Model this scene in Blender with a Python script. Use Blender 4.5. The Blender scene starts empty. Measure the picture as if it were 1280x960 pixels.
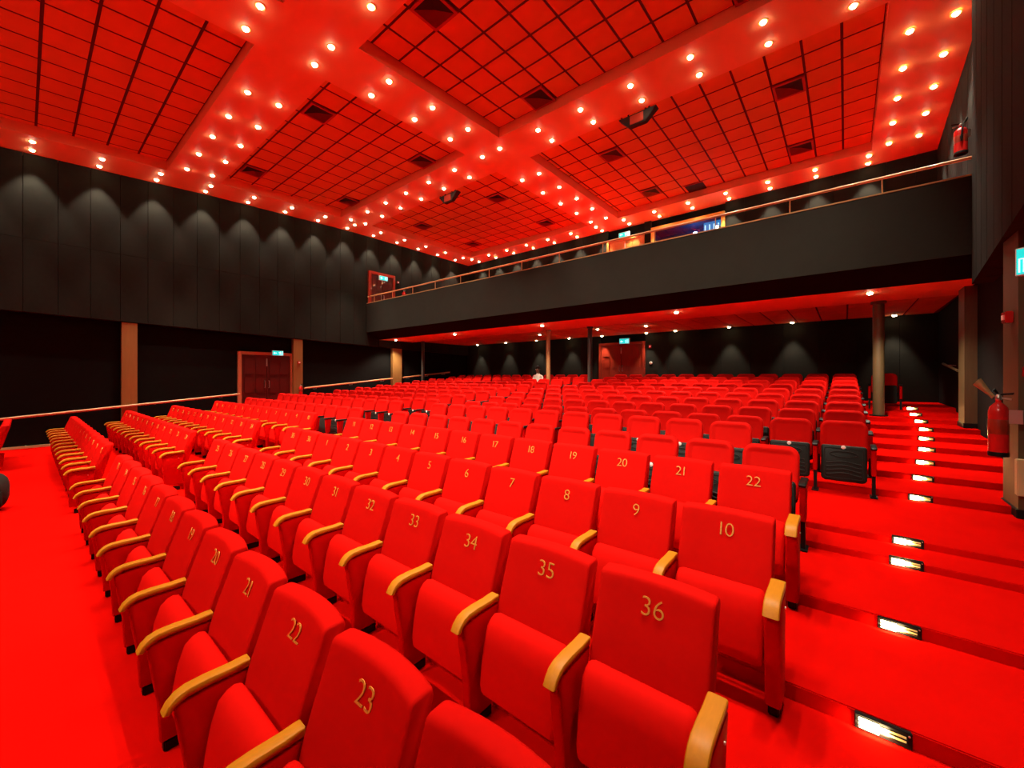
import bpy, bmesh, math, random
from mathutils import Vector, Matrix
random.seed(7)
R = math.radians
S = bpy.context.scene
COL = S.collection

# ------------------------------------------------------------------ camera, world, exposure
EYE = 1.858                      # camera height above the front floor
FOCAL_PX, YAW = 505.0, R(39.55)
cam_d = bpy.data.cameras.new('camera')
cam_d.sensor_width = 36.0
cam_d.lens = FOCAL_PX / 1280.0 * 36.0
cam_d.shift_y = -9.0 / 1280.0
cam_d.clip_start = 0.02
cam = bpy.data.objects.new('camera', cam_d)
COL.objects.link(cam)
cam.location = (0, 0, EYE)
cam.rotation_euler = (R(90), 0, YAW)
S.camera = cam
W = bpy.data.worlds.new('world'); S.world = W
W.use_nodes = True
W.node_tree.nodes['Background'].inputs[0].default_value = (0.02, 0.012, 0.01, 1)
W.node_tree.nodes['Background'].inputs[1].default_value = 0.0
S.view_settings.view_transform = 'Standard'
S.view_settings.look = 'None'
S.view_settings.exposure = 1.22
S.view_settings.gamma = 1.0
S.view_settings.use_curve_mapping = False
LAMP_W = 215.0                   # watt of one ceiling downlight
ADDED_SPOT_W = 850.0                 # watt of one added, unseen spotlight
LAMP_COL = (1.0, 0.86, 0.66)

# ------------------------------------------------------------------ materials
def mat(name, col, rough=0.6, metal=0.0, spec=0.5, noise=0.0, nscale=40.0, bump=0.0, bscale=200.0,
        sheen=0.0, emit=None, estr=0.0, stretch=None, coat=0.0, alpha=None, trans=0.0):
    m = bpy.data.materials.new(name); m.use_nodes = True
    nt = m.node_tree; b = nt.nodes['Principled BSDF']
    b.inputs['Base Color'].default_value = (*col, 1)
    b.inputs['Roughness'].default_value = rough
    b.inputs['Metallic'].default_value = metal
    b.inputs['Specular IOR Level'].default_value = spec
    if sheen:
        b.inputs['Sheen Weight'].default_value = sheen
        b.inputs['Sheen Roughness'].default_value = 0.4
        b.inputs['Sheen Tint'].default_value = (1.0, 0.03, 0.02, 1)
    if coat: b.inputs['Coat Weight'].default_value = coat
    if trans: b.inputs['Transmission Weight'].default_value = trans
    if emit:
        b.inputs['Emission Color'].default_value = (*emit, 1)
        b.inputs['Emission Strength'].default_value = estr
    tc = None
    if noise or bump:
        tc = nt.nodes.new('ShaderNodeTexCoord')
        src = tc.outputs['Object']
        if stretch:
            mp = nt.nodes.new('ShaderNodeMapping'); mp.inputs['Scale'].default_value = stretch
            nt.links.new(src, mp.inputs[0]); src = mp.outputs[0]
    if noise:
        n = nt.nodes.new('ShaderNodeTexNoise'); n.inputs['Scale'].default_value = nscale
        n.inputs['Detail'].default_value = 4
        nt.links.new(src, n.inputs['Vector'])
        mx = nt.nodes.new('ShaderNodeMix'); mx.data_type = 'RGBA'
        mx.inputs[6].default_value = (*[c * (1 - noise) for c in col], 1)
        mx.inputs[7].default_value = (*[min(1, c * (1 + noise)) for c in col], 1)
        nt.links.new(n.outputs['Fac'], mx.inputs[0])
        nt.links.new(mx.outputs[2], b.inputs['Base Color'])
    if bump:
        n2 = nt.nodes.new('ShaderNodeTexNoise'); n2.inputs['Scale'].default_value = bscale
        nt.links.new(src, n2.inputs['Vector'])
        bp = nt.nodes.new('ShaderNodeBump'); bp.inputs['Strength'].default_value = bump
        bp.inputs['Distance'].default_value = 0.004
        nt.links.new(n2.outputs['Fac'], bp.inputs['Height'])
        nt.links.new(bp.outputs[0], b.inputs['Normal'])
    return m

M = dict(
    goldpaint=mat('gold_paint', (0.42, 0.27, 0.11), 0.35, coat=0.2),
    carpet=mat('carpet_red', (0.52, 0.0026, 0.0014), 0.9, spec=0.0, noise=0.12, nscale=3.0, bump=0.25, bscale=350),
    fabric=mat('seat_fabric', (0.54, 0.0042, 0.0026), 0.75, spec=0.02, noise=0.05, nscale=30, bump=0.15, bscale=500),
    side=mat('side_fabric', (0.42, 0.0005, 0.0004), 0.75, spec=0.03, bump=0.15, bscale=500),
    velvet=mat('seat_velvet', (0.52, 0.0045, 0.0028), 0.75, spec=0.03, noise=0.12, nscale=9, sheen=0.14),
    wood=mat('arm_wood', (0.44, 0.16, 0.003), 0.5, spec=0.25, noise=0.18, nscale=12, stretch=(8, 1, 8)),
    number=mat('number_thread', (0.66, 0.26, 0.03), 0.5),
    black=mat('black_plastic', (0.004,0.004,0.0038), 0.5, spec=0.2, noise=0.2, nscale=20),
    shell=mat('seat_shell_plastic', (0.010,0.0105,0.0088), 0.5, spec=0.2, noise=0.15, nscale=15),
    wall=mat('wall_fabric', (0.0125, 0.0118, 0.0088), 0.9, spec=0.12, noise=0.2, nscale=9, bump=0.2, bscale=150),
    walldark=mat('wall_dark', (0.005, 0.0045, 0.004), 0.9, spec=0.08, noise=0.2, nscale=5),
    front=mat('balcony_front_cloth', (0.020, 0.0195, 0.015), 0.9, spec=0.15, noise=0.12, nscale=4),
    paint=mat('ceiling_paint', (0.90, 0.40, 0.20), 0.55, spec=0.25, noise=0.03, nscale=2),
    tile=mat('ceiling_tile', (0.76, 0.34, 0.11), 0.8, spec=0.2, noise=0.12, nscale=1.3, bump=0.2, bscale=120),
    grid=mat('ceiling_grid', (0.07, 0.006, 0.004), 0.7),
    brass=mat('brass_rail', (0.85, 0.52, 0.22), 0.3, metal=0.9),
    railwood=mat('handrail_wood', (0.5,0.24,0.10), 0.35, noise=0.15, nscale=6, coat=0.3),
    column=mat('column_wood', (0.24,0.115,0.03), 0.45, noise=0.15, nscale=5, stretch=(6, 6, 0.6)),
    pillar=mat('pillar_wood', (0.10, 0.066, 0.026), 0.5, noise=0.25, nscale=5, stretch=(6, 6, 0.6)),
    door=mat('door_wood', (0.08, 0.010, 0.008), 0.35, noise=0.3, nscale=5, stretch=(8, 8, 0.6), coat=0.2),
    doorred=mat('door_mahogany', (0.28, 0.026, 0.010), 0.3, noise=0.3, nscale=5, stretch=(8, 8, 0.6), coat=0.4),
    dooror=mat('door_orange', (0.6,0.2,0.03), 0.4, noise=0.15, nscale=5, stretch=(8, 8, 0.6)),
    frame=mat('door_frame_wood', (0.42,0.15,0.07), 0.4, noise=0.1, nscale=6),
    gold=mat('gold_frame', (0.85, 0.52, 0.10), 0.35, metal=0.3),
    steel=mat('steel', (0.7, 0.68, 0.62), 0.3, metal=0.9),
    post=mat('post_paint', (0.05, 0.042, 0.035), 0.4),
    postgold=mat('post_bronze', (0.42, 0.22, 0.09), 0.35, metal=0.4),
    red=mat('extinguisher_red', (0.55, 0.012, 0.010), 0.25, coat=0.5),
    horn=mat('horn_plastic', (0.35, 0.24, 0.10), 0.4),
    white=mat('white_plastic', (0.8, 0.78, 0.72), 0.5),
    cream=mat('cream_panel', (0.50, 0.44, 0.22), 0.5),
    lit_side=mat('vent_lit_side', (0.28, 0.03, 0.015), 0.5),  # bounce light on the far vent sides, put into the colour
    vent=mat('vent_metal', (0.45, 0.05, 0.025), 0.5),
    ventshade=mat('vent_shade', (0.012, 0.006, 0.005), 0.7),  # shade on the near vent sides, put into the colour
    speaker=mat('speaker_black', (0.008, 0.007, 0.007), 0.6),
    lamp=mat('lamp_glow', (1, 0.9, 0.7), 0.4, emit=(1.0, 0.80, 0.52), estr=24.0),
    steplamp=mat('step_lamp_glow', (1, 0.9, 0.6), 0.4, emit=(1.0, 0.78, 0.34), estr=8.0),
    steplens=mat('step_lens', (0.5, 0.35, 0.12), 0.3, emit=(1.0, 0.66, 0.2), estr=0.12),
    exitg=mat('exit_glow', (0.0, 0.5, 0.5), 0.4, emit=(0.01, 0.50, 0.48), estr=0.6),
    exitw=mat('exit_symbol', (0.8, 1, 1), 0.4, emit=(0.5, 1.0, 1.0), estr=0.5),
    glass=mat('window_glass', (0.8, 0.86, 0.97), 0.0, spec=0.5, trans=1.0),
    booth=mat('booth_wall', (0.03,0.035,0.10), 0.7),
    boothscreen=mat('booth_screen', (0.05, 0.3, 0.6), 0.5, emit=(0.02, 0.25, 0.62), estr=0.35),
    boothlamp=mat('booth_lamp', (0.5, 0.9, 1), 0.5, emit=(0.35, 0.85, 1.0), estr=20.0),
    skin=mat('skin', (0.20, 0.09, 0.05), 0.5),
    hair=mat('hair', (0.008, 0.006, 0.005), 0.6),
    shirt=mat('white_shirt', (0.8,0.74,0.66), 0.8),
    trousers=mat('dark_trousers', (0.02, 0.02, 0.025), 0.8),
    bag=mat('bag_cloth', (0.010, 0.006, 0.003), 0.8, noise=0.9, nscale=14),
)

# ------------------------------------------------------------------ helpers
def new_obj(name, me, m=None, parent=None, loc=None, rot=None):
    o = bpy.data.objects.new(name, me); COL.objects.link(o)
    if m is not None and me is not None and not me.materials: me.materials.append(m)
    if parent: o.parent = parent
    if loc: o.location = loc
    if rot: o.rotation_euler = rot
    return o
def tag(o, label, cat=None, group=None, kind=None):
    o['label'] = label
    if cat: o['category'] = cat
    if group: o['group'] = group
    if kind: o['kind'] = kind
    return o
def thing(name, label, cat, loc=(0, 0, 0), rz=0.0, group=None):
    o = new_obj(name, None, loc=loc, rot=(0, 0, rz))
    o.empty_display_size = 0.1
    return tag(o, label, cat, group)
def finish(bm, name, smooth=None):
    bmesh.ops.recalc_face_normals(bm, faces=bm.faces)
    me = bpy.data.meshes.new(name); bm.to_mesh(me); bm.free()
    if smooth:
        me.shade_smooth(); me.set_sharp_from_angle(angle=R(smooth))
    return me
def add_box(bm, x0, x1, y0, y1, z0, z1):
    v = [bm.verts.new((x, y, z)) for z in (z0, z1) for y in (y0, y1) for x in (x0, x1)]
    for f in ((0, 2, 3, 1), (4, 5, 7, 6), (0, 1, 5, 4), (2, 6, 7, 3), (0, 4, 6, 2), (1, 3, 7, 5)):
        bm.faces.new([v[i] for i in f])
    return v
def box(name, x0, x1, y0, y1, z0, z1, bevel=0.0):
    bm = bmesh.new(); add_box(bm, x0, x1, y0, y1, z0, z1)
    if bevel:
        bmesh.ops.bevel(bm, geom=bm.edges[:], offset=bevel, segments=2, affect='EDGES')
    return finish(bm, name, 40 if bevel else None)
def offset_poly(poly, d):
    n = len(poly); out = []
    area = sum(poly[i][0] * poly[(i + 1) % n][1] - poly[(i + 1) % n][0] * poly[i][1] for i in range(n))
    s = 1 if area > 0 else -1
    for i in range(n):
        a, b, c = Vector(poly[i - 1]), Vector(poly[i]), Vector(poly[(i + 1) % n])
        e1 = (b - a).normalized(); e2 = (c - b).normalized()
        nn = Vector((-(e1.y + e2.y), e1.x + e2.x)) * s
        if nn.length < 1e-6: nn = Vector((-e1.y, e1.x)) * s
        out.append(tuple(b + nn.normalized() * d))
    return out
def extruded(name, poly, hw, mids=1, rnd=0.01, curve=0.0, taper=None, smooth=40):
    """side profile (y,z) swept along x, rounded at both ends, optionally curved in plan"""
    xs = [(-hw, rnd * 0.75), (-hw + rnd * 0.35, rnd * 0.22), (-hw + rnd, 0)]
    inner = hw - rnd
    for i in range(1, mids): xs.append((-inner + 2 * inner * i / mids, 0))
    xs += [(hw - rnd, 0), (hw - rnd * 0.35, rnd * 0.22), (hw, rnd * 0.75)]
    bm = bmesh.new(); rings = []
    for x, d in xs:
        p = offset_poly(poly, d) if d else poly
        ring = []
        for (y, z) in p:
            xx = x * (taper(z) if taper else 1)
            ring.append(bm.verts.new((xx, y - curve * (x / hw) ** 2, z)))
        rings.append(ring)
    n = len(poly)
    for a, b in zip(rings, rings[1:]):
        for i in range(n):
            bm.faces.new((a[i], a[(i + 1) % n], b[(i + 1) % n], b[i]))
    bm.faces.new(rings[0]); bm.faces.new(rings[-1])
    return finish(bm, name, smooth)
def plan_prism(name, pts, z0, z1):
    bm = bmesh.new()
    a = [bm.verts.new((x, y, z0)) for x, y in pts]; b = [bm.verts.new((x, y, z1)) for x, y in pts]
    n = len(pts)
    for i in range(n): bm.faces.new((a[i], a[(i + 1) % n], b[(i + 1) % n], b[i]))
    bm.faces.new(a); bm.faces.new(b)
    return finish(bm, name)
def add_tube(bm, pts, r, seg=8, cap=True):
    pts = [Vector(p) for p in pts]; rings = []
    rr = r if isinstance(r, (list, tuple)) else [r] * len(pts)
    for i, p in enumerate(pts):
        t = (pts[min(i + 1, len(pts) - 1)] - pts[max(i - 1, 0)]).normalized()
        up = Vector((0, 0, 1)) if abs(t.z) < 0.9 else Vector((1, 0, 0))
        a = t.cross(up).normalized(); b = a.cross(t).normalized()
        rings.append([bm.verts.new(p + (a * math.cos(2 * math.pi * k / seg) + b * math.sin(2 * math.pi * k / seg)) * rr[i]) for k in range(seg)])
    for q, s in zip(rings, rings[1:]):
        for k in range(seg): bm.faces.new((q[k], q[(k + 1) % seg], s[(k + 1) % seg], s[k]))
    if cap: bm.faces.new(rings[0]); bm.faces.new(rings[-1])
def tube(name, pts, r, seg=8):
    bm = bmesh.new(); add_tube(bm, pts, r, seg); return finish(bm, name, 50)
def lathe(name, prof, seg=16, smooth=40):
    """prof: (radius, z) from bottom to top"""
    bm = bmesh.new(); rings = []
    for r, z in prof:
        rings.append([bm.verts.new((r * math.cos(2 * math.pi * k / seg), r * math.sin(2 * math.pi * k / seg), z)) for k in range(seg)])
    for a, b in zip(rings, rings[1:]):
        for k in range(seg): bm.faces.new((a[k], a[(k + 1) % seg], b[(k + 1) % seg], b[k]))
    bm.faces.new(rings[0]); bm.faces.new(rings[-1])
    return finish(bm, name, smooth)
ORD = ['first', 'second', 'third', 'fourth', 'fifth', 'sixth', 'seventh', 'eighth', 'ninth', 'tenth', 'eleventh',
       'twelfth', 'thirteenth', 'fourteenth', 'fifteenth', 'sixteenth', 'seventeenth', 'eighteenth']
def Z(z): return z + EYE          # heights measured from eye level -> world

# ------------------------------------------------------------------ dimensions of the hall
XL, YB, ZC = -16.3, 15.8, Z(6.15)          # left wall, back wall, ceiling
CZN = [(-7.2, 5.34), (-1.95, 5.62), (2.62, 5.90), (3.90, 5.99), (7.78, 6.13), (9.08, 6.17), (16.2, 6.17)]
def cslope(y):
    for (a, za), (b, zb) in zip(CZN, CZN[1:]):
        if y <= b: return (zb - za) / (b - a)
    return 0.0
def cz(y):                                  # the ceiling comes down gently towards the stage
    for (a, za), (b, zb) in zip(CZN, CZN[1:]):
        if y <= b: return Z(za + (zb - za) * (y - a) / (b - a))
    return Z(6.17)
YF = -7.0                                   # wall behind the camera
YBAL = 9.6                                  # balcony front
# ---- floor: carpeted steps  (start y, height above eye)
steps = [(0.63, -1.776), (1.62, -1.693), (2.57, -1.611), (3.50, -1.530), (4.50, -1.475), (4.90, -1.420)]
steps += [(6.50 + 0.84 * k, -1.340 + 0.08 * k) for k in range(9)]
floor = new_obj('floor', box('floor', XL - 0.4, 2.6, YF, 0.66, -0.3, 0.0), M['carpet'])
tag(floor, 'red carpeted floor rising in shallow steps to the back', kind='structure')
for i, (y, z) in enumerate(steps):
    y1 = steps[i + 1][0] + 0.03 if i + 1 < len(steps) else YB + 0.1
    new_obj('step', box('step', XL - 0.4, 2.6, y, y1, -0.3, Z(z), 0.006), M['carpet'], floor)

# ---- left wall
wl = new_obj('wall_left', box('wall_left', XL - 0.5, XL - 0.15, YF, YB + 0.2, -0.3, ZC + 0.4), M['walldark'])
tag(wl, 'dark side wall on the left with charcoal fabric panels above', kind='structure')
def panel(parent, x0, x1, y0, y1, z0, z1):
    return new_obj('wall_panel', box('wall_panel', x0, x1, y0, y1, z0, z1, 0.003), M['wall'], parent)
def pb(y): return Z(1.68 - 0.031 * (y + 0.36))     # lower edge of the upper panels
y = -3.0
while y < YB - 0.1:
    y1 = min(y + 0.6, YB)
    g = 0.004
    for lo, hi in ((pb, lambda q: Z(3.55) - 0.002), (lambda q: Z(3.55) + 0.002, lambda q: cz(q) + 0.05)):
        pm = extruded('wall_panel', [(y + g, lo(y)), (y + g, hi(y)), (y1 - g, hi(y1)), (y1 - g, lo(y1))], 0.12, 1, 0.004)
        new_obj('wall_panel', pm, M['wall'], wl, (XL - 0.02, 0, 0))
    y += 0.6
new_obj('skirting', box('skirting', XL - 0.15, XL - 0.12, YF, 0.6, 0.0, 0.06), M['cream'], wl)

# ---- back wall (door opening is covered by the doors; booth window is an opening)
wb = new_obj('wall_back', box('wall_back', XL - 0.5, 2.6, YB + 0.12, YB + 0.3, -0.3, Z(4.7)), M['walldark'])
tag(wb, 'dark back wall behind the last rows and balcony', kind='structure')
WX0, WX1, WZ0, WZ1 = -5.85, -3.35, Z(4.75), Z(5.80)
new_obj('wall_section', box('wall_section', XL - 0.5, WX0, YB + 0.12, YB + 0.3, Z(4.7), ZC + 0.4), M['walldark'], wb)
new_obj('wall_section', box('wall_section', WX1, 2.6, YB + 0.12, YB + 0.3, Z(4.7), ZC + 0.4), M['walldark'], wb)
new_obj('wall_section', box('wall_section', WX0, WX1, YB + 0.12, YB + 0.3, WZ1, ZC + 0.4), M['walldark'], wb)
def panel_run(xa, xb, w, z0, z1):
    n = max(1, round((xb - xa) / w))
    for k in range(n):
        panel(wb, xa + (xb - xa) * k / n + 0.003, xa + (xb - xa) * (k + 1) / n - 0.003, YB, YB + 0.11, z0, z1)
panel_run(XL, -8.14, 0.9, Z(-0.72), Z(1.72)); panel_run(-6.16, 2.1, 0.9, Z(-0.72), Z(1.72))
panel_run(XL, -7.76, 0.6, Z(2.6), Z(6.17)); panel_run(-6.20, WX0 - 0.07, 0.3, Z(2.6), Z(6.17)); panel_run(WX1 + 0.07, 2.1, 0.6, Z(2.6), Z(6.17))

# ---- right wall (splayed)
wr = new_obj('wall_right', plan_prism('wall_right', [(1.62, YF), (1.62, 6.6), (1.85, 11.2), (1.95, YB + 0.2), (2.6, YB + 0.2), (2.6, YF)], -0.3, ZC + 0.4), M['walldark'])
tag(wr, 'dark splayed side wall along the right aisle', kind='structure')
def xr(y): return 1.27 + 0.09 * (y - 6.54)
y = 3.6
while y < YBAL - 0.05:
    y1 = min(y + 0.6, YBAL)
    new_obj('wall_panel', plan_prism('wall_panel', [(xr(y), y + 0.006), (xr(y1), y1 - 0.006), (2.0, y1 - 0.006), (2.0, y + 0.006)], Z(1.47), ZC), M['wall'], wr)
    y += 0.6
y = YBAL
while y < YB - 0.05:
    y1 = min(y + 0.62, YB)
    a, b = 1.74 + 0.028 * (y - YBAL), 1.74 + 0.028 * (y1 - YBAL)
    new_obj('wall_panel', plan_prism('wall_panel', [(a, y + 0.006), (b, y1 - 0.006), (2.3, y1 - 0.006), (2.3, y + 0.006)], Z(1.75), ZC), M['wall'], wr)
    y += 0.62
wf = new_obj('wall_front', box('wall_front', XL - 0.5, 2.6, YF - 0.2, YF, -0.3, ZC + 0.4), M['walldark'])
tag(wf, 'dark wall behind the stage end of the hall', kind='structure')

# ------------------------------------------------------------------ ceiling with coffers
COFFERS = [  # x0, x1, y0, y1
    (-14.95, -8.10, -1.95, 2.62), (-6.85, 0.35, -1.95, 2.62),
    (-14.95, -8.10, 3.90, 7.78), (-6.85, 0.35, 3.90, 7.78),
    (-14.95, -8.10, 9.08, 14.75), (-6.85, 0.55, 9.08, 14.75)]
DEP = 0.28
def ceiling_mesh():
    bx = sorted({XL - 0.2, -14.95, -8.10, -6.85, 0.35, 0.55, 2.4})
    by = sorted({YF - 0.1, -1.95, 2.62, 3.90, 7.78, 9.08, 14.75, YB + 0.2})
    bm = bmesh.new(); low = {}; high = {}
    def lv(i, j):
        if (i, j) not in low: low[i, j] = bm.verts.new((bx[i], by[j], cz(by[j])))
        return low[i, j]
    def hv(i, j):
        if (i, j) not in high: high[i, j] = bm.verts.new((bx[i], by[j], cz(by[j]) + DEP))
        return high[i, j]
    def inside(i, j):
        if not (0 <= i < len(bx) - 1 and 0 <= j < len(by) - 1): return False
        cx, cy = (bx[i] + bx[i + 1]) / 2, (by[j] + by[j + 1]) / 2
        return any(a < cx < b and c < cy < d for a, b, c, d in COFFERS)
    for i in range(len(bx) - 1):
        for j in range(len(by) - 1):
            if inside(i, j):
                bm.faces.new((hv(i, j), hv(i, j + 1), hv(i + 1, j + 1), hv(i + 1, j)))
                for (p, q, ni, nj) in (((i, j), (i + 1, j), i, j - 1), ((i, j + 1), (i + 1, j + 1), i, j + 1),
                                       ((i, j), (i, j + 1), i - 1, j), ((i + 1, j), (i + 1, j + 1), i + 1, j)):
                    if not inside(ni, nj):
                        bm.faces.new((lv(*p), lv(*q), hv(*q), hv(*p)))
            else:
                bm.faces.new((lv(i, j), lv(i, j + 1), lv(i + 1, j + 1), lv(i + 1, j)))
    bm.normal_update()
    for f in bm.faces:
        if abs(f.normal.z) > 0.5 and f.normal.z > 0: f.normal_flip()
    me = bpy.data.meshes.new('ceiling'); bm.to_mesh(me); bm.free(); return me
ceil = new_obj('ceiling', ceiling_mesh(), M['paint'])
tag(ceil, 'red painted ceiling with recessed coffers of square tiles', kind='structure')
new_obj('roof_slab', box('roof_slab', XL - 0.6, 2.7, YF - 0.3, YB + 0.4, ZC + 0.45, ZC + 0.6), M['walldark'], ceil)
PITCH = 0.605
TILE_CACHE = {}
def tile_mesh(w, d):
    k = (round(w, 3), round(d, 3))
    if k not in TILE_CACHE:
        TILE_CACHE[k] = box('ceiling_tile', -w / 2, w / 2, -d / 2, d / 2, -0.012, 0.012, 0.004)
        TILE_CACHE[k].materials.append(M['tile'])
    return TILE_CACHE[k]
VENT_AT = [(x, y) for x in (-13.85, -9.55, -5.3, -1.05) for y in (4.72, 7.42, 10.55, 13.65)]
VPLACE = []
GAP = 0.045
for ci, (x0, x1, y0, y1) in enumerate(COFFERS):
    cof = new_obj('coffer_backing', extruded('coffer_backing', [(y0 + .01, cz(y0 + .01) + DEP - .034), (y1 - .01, cz(y1 - .01) + DEP - .034), (y1 - .01, cz(y1 - .01) + DEP - .002), (y0 + .01, cz(y0 + .01) + DEP - .002)], (x1 - x0) / 2 - 0.01, 1, 0.002), M['grid'], ceil, ((x0 + x1) / 2, 0, 0))
    nx, ny = int((x1 - x0) / PITCH), int((y1 - y0) / PITCH)
    # whole tiles from the back-left, cut tiles at the remaining edges
    xs = [x1 - PITCH * k for k in range(nx + 1)] + [x0]
    ys = [y1 - PITCH * k for k in range(ny + 1)] + [y0]
    xs = sorted(set(xs)); ys = sorted(set(ys))
    for i in range(len(xs) - 1):
        for j in range(len(ys) - 1):
            w, d = xs[i + 1] - xs[i] - GAP, ys[j + 1] - ys[j] - GAP
            if w < 0.03 or d < 0.03: continue
            if ys[j + 1] < -1.2: continue
            cx, cy = (xs[i] + xs[i + 1]) / 2, (ys[j] + ys[j + 1]) / 2
            if any(xs[i] <= vx < xs[i + 1] and ys[j] <= vy < ys[j + 1] for vx, vy in VENT_AT):
                VPLACE.append((cx, cy, ci)); continue
            new_obj('ceiling_tile', tile_mesh(w, d), None, cof, (cx - cof.location.x, cy, cz(cy) + DEP - 0.028), (math.atan(cslope(cy)), 0, 0))

# ---- air vents
vf = bmesh.new()
for a, b, c, d in ((-.29, .29, -.29, -.24), (-.29, .29, .24, .29), (-.29, -.24, -.24, .24), (.24, .29, -.24, .24)):
    add_box(vf, a, b, c, d, -0.02, 0.012)
bmesh.ops.remove_doubles(vf, verts=vf.verts, dist=1e-4)
VF = finish(vf, 'vent_frame'); VF.materials.append(M['vent'])
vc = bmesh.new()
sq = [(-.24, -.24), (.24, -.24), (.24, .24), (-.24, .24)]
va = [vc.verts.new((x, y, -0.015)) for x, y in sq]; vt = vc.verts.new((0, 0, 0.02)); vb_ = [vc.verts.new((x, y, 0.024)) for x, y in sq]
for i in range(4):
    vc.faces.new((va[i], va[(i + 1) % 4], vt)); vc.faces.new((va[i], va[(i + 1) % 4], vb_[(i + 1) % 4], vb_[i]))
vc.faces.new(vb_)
VCM = finish(vc, 'vent_core'); VCM.materials.append(M['ventshade'])
vl = bmesh.new()  # two far sides coloured redder as if lit, over the shade-dark core
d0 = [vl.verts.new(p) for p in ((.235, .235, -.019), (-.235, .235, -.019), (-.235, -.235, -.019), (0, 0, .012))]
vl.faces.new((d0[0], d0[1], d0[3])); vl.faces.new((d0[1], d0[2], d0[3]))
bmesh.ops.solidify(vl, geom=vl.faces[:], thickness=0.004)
VDM = finish(vl, 'lit_side'); VDM.materials.append(M['lit_side'])
CN = {2: 'left middle', 3: 'right middle', 4: 'left rear', 5: 'right rear'}
VN = {}
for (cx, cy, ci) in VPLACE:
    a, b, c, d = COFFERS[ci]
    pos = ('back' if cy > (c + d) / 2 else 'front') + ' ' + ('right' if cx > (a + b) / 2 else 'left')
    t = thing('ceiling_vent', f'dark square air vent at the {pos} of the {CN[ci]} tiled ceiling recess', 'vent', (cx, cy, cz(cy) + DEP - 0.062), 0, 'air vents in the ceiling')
    new_obj('frame', VF, None, t); new_obj('core', VCM, None, t); new_obj('lit_side', VDM, None, t)

# ---- black loudspeakers hanging at the coffer edges
def hung_speaker(loc, label):
    t = thing('ceiling_speaker', label, 'loudspeaker', loc, 0, 'black loudspeakers hanging from the ceiling')
    bm = bmesh.new()
    top = [(-.46, -.10, 0), (.46, -.10, 0), (.46, .10, 0), (-.46, .10, 0)]
    bot = [(-.20, -.10, -.27), (.20, -.10, -.27), (.20, .04, -.27), (-.20, .04, -.27)]
    a = [bm.verts.new(p) for p in top]; b = [bm.verts.new(p) for p in bot]
    for i in range(4): bm.faces.new((a[i], a[(i + 1) % 4], b[(i + 1) % 4], b[i]))
    bm.faces.new(a); bm.faces.new(b)
    bmesh.ops.bevel(bm, geom=bm.edges[:], offset=0.012, segments=2, affect='EDGES')
    new_obj('cabinet', finish(bm, 'cabinet', 40), M['speaker'], t)
    new_obj('grille', extruded('grille', [(-.112, -.24), (-.112, -.04), (-.103, -.04), (-.103, -.24)], 0.16, 1, 0.004), M['vent'], t)
    for s in (-1, 1):
        new_obj('bracket', box('bracket', s * .25 - .015, s * .25 + .015, 0, .03, -0.02, 0.30), M['black'], t)
hung_speaker((-3.76, 9.22, ZC + 0.02), 'black wedge loudspeaker at the front edge of the right rear recess')
hung_speaker((-10.35, 9.22, ZC + 0.02), 'black wedge loudspeaker at the front edge of the left rear recess')
t = thing('ceiling_hatch', 'small black open hatch panel in the right rear ceiling recess', 'hatch', (-3.9, 14.45, cz(14.4) + DEP - 0.055))
new_obj('hatch_panel', box('hatch_panel', -.28, .28, -.28, .28, -0.012, 0.008, 0.004), M['speaker'], t)
hf = bmesh.new(); add_box(hf, -.3, .3, -.3, -.28, -.02, .01); 
new_obj('hatch_rim', finish(hf, 'hatch_rim'), M['vent'], t)

# ------------------------------------------------------------------ downlights
DL_RING = lathe('trim_ring', [(0.050, 0.004), (0.078, 0.004), (0.080, -0.003), (0.074, -0.008), (0.056, -0.008), (0.050, -0.003)], 16)
DL_RING.materials.append(M['gold'])
DL_LAMP = lathe('lamp', [(0.016, -0.038), (0.034, -0.032), (0.046, -0.018), (0.050, 0.004)], 16)
DL_LAMP.materials.append(M['lamp'])
def spot(name, loc, watt, size, blend, parent=None, col=LAMP_COL, rot=(0, 0, 0), rad=0.05):
    k = (name, watt, size, blend)
    if k not in SPOTS:
        d = bpy.data.lights.new(name, 'SPOT'); d.energy = watt; d.spot_size = R(size); d.spot_blend = blend
        d.color = col; d.shadow_soft_size = rad; SPOTS[k] = d
    o = bpy.data.objects.new(name, SPOTS[k]); COL.objects.link(o); o.location = loc; o.rotation_euler = rot
    if parent: o.parent = parent
    return o
SPOTS = {}
def downlight(x, y, z, label, group, watt=LAMP_W, size=58, blend=0.6):
    t = thing('downlight', label, 'downlight', (x, y, z), 0, group)
    new_obj('trim_ring', DL_RING, None, t); new_obj('lamp', DL_LAMP, None, t)
    spot('downlight_beam', (0, 0, -0.06), watt, size, blend, t)
CY = [-1.1, 0.1, 1.25, 2.40, 3.55, 4.75, 5.87, 6.98, 8.17, 9.97, 11.1, 12.2, 13.3, 14.4]
for k, y in enumerate(CY):
    for s, x in (('left', -7.82), ('right', -7.17)):
        downlight(x, y, cz(y), f'ceiling downlight in the central lengthwise band, {s} row, {ORD[k]} from the stage', 'downlights in the central band')
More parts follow.
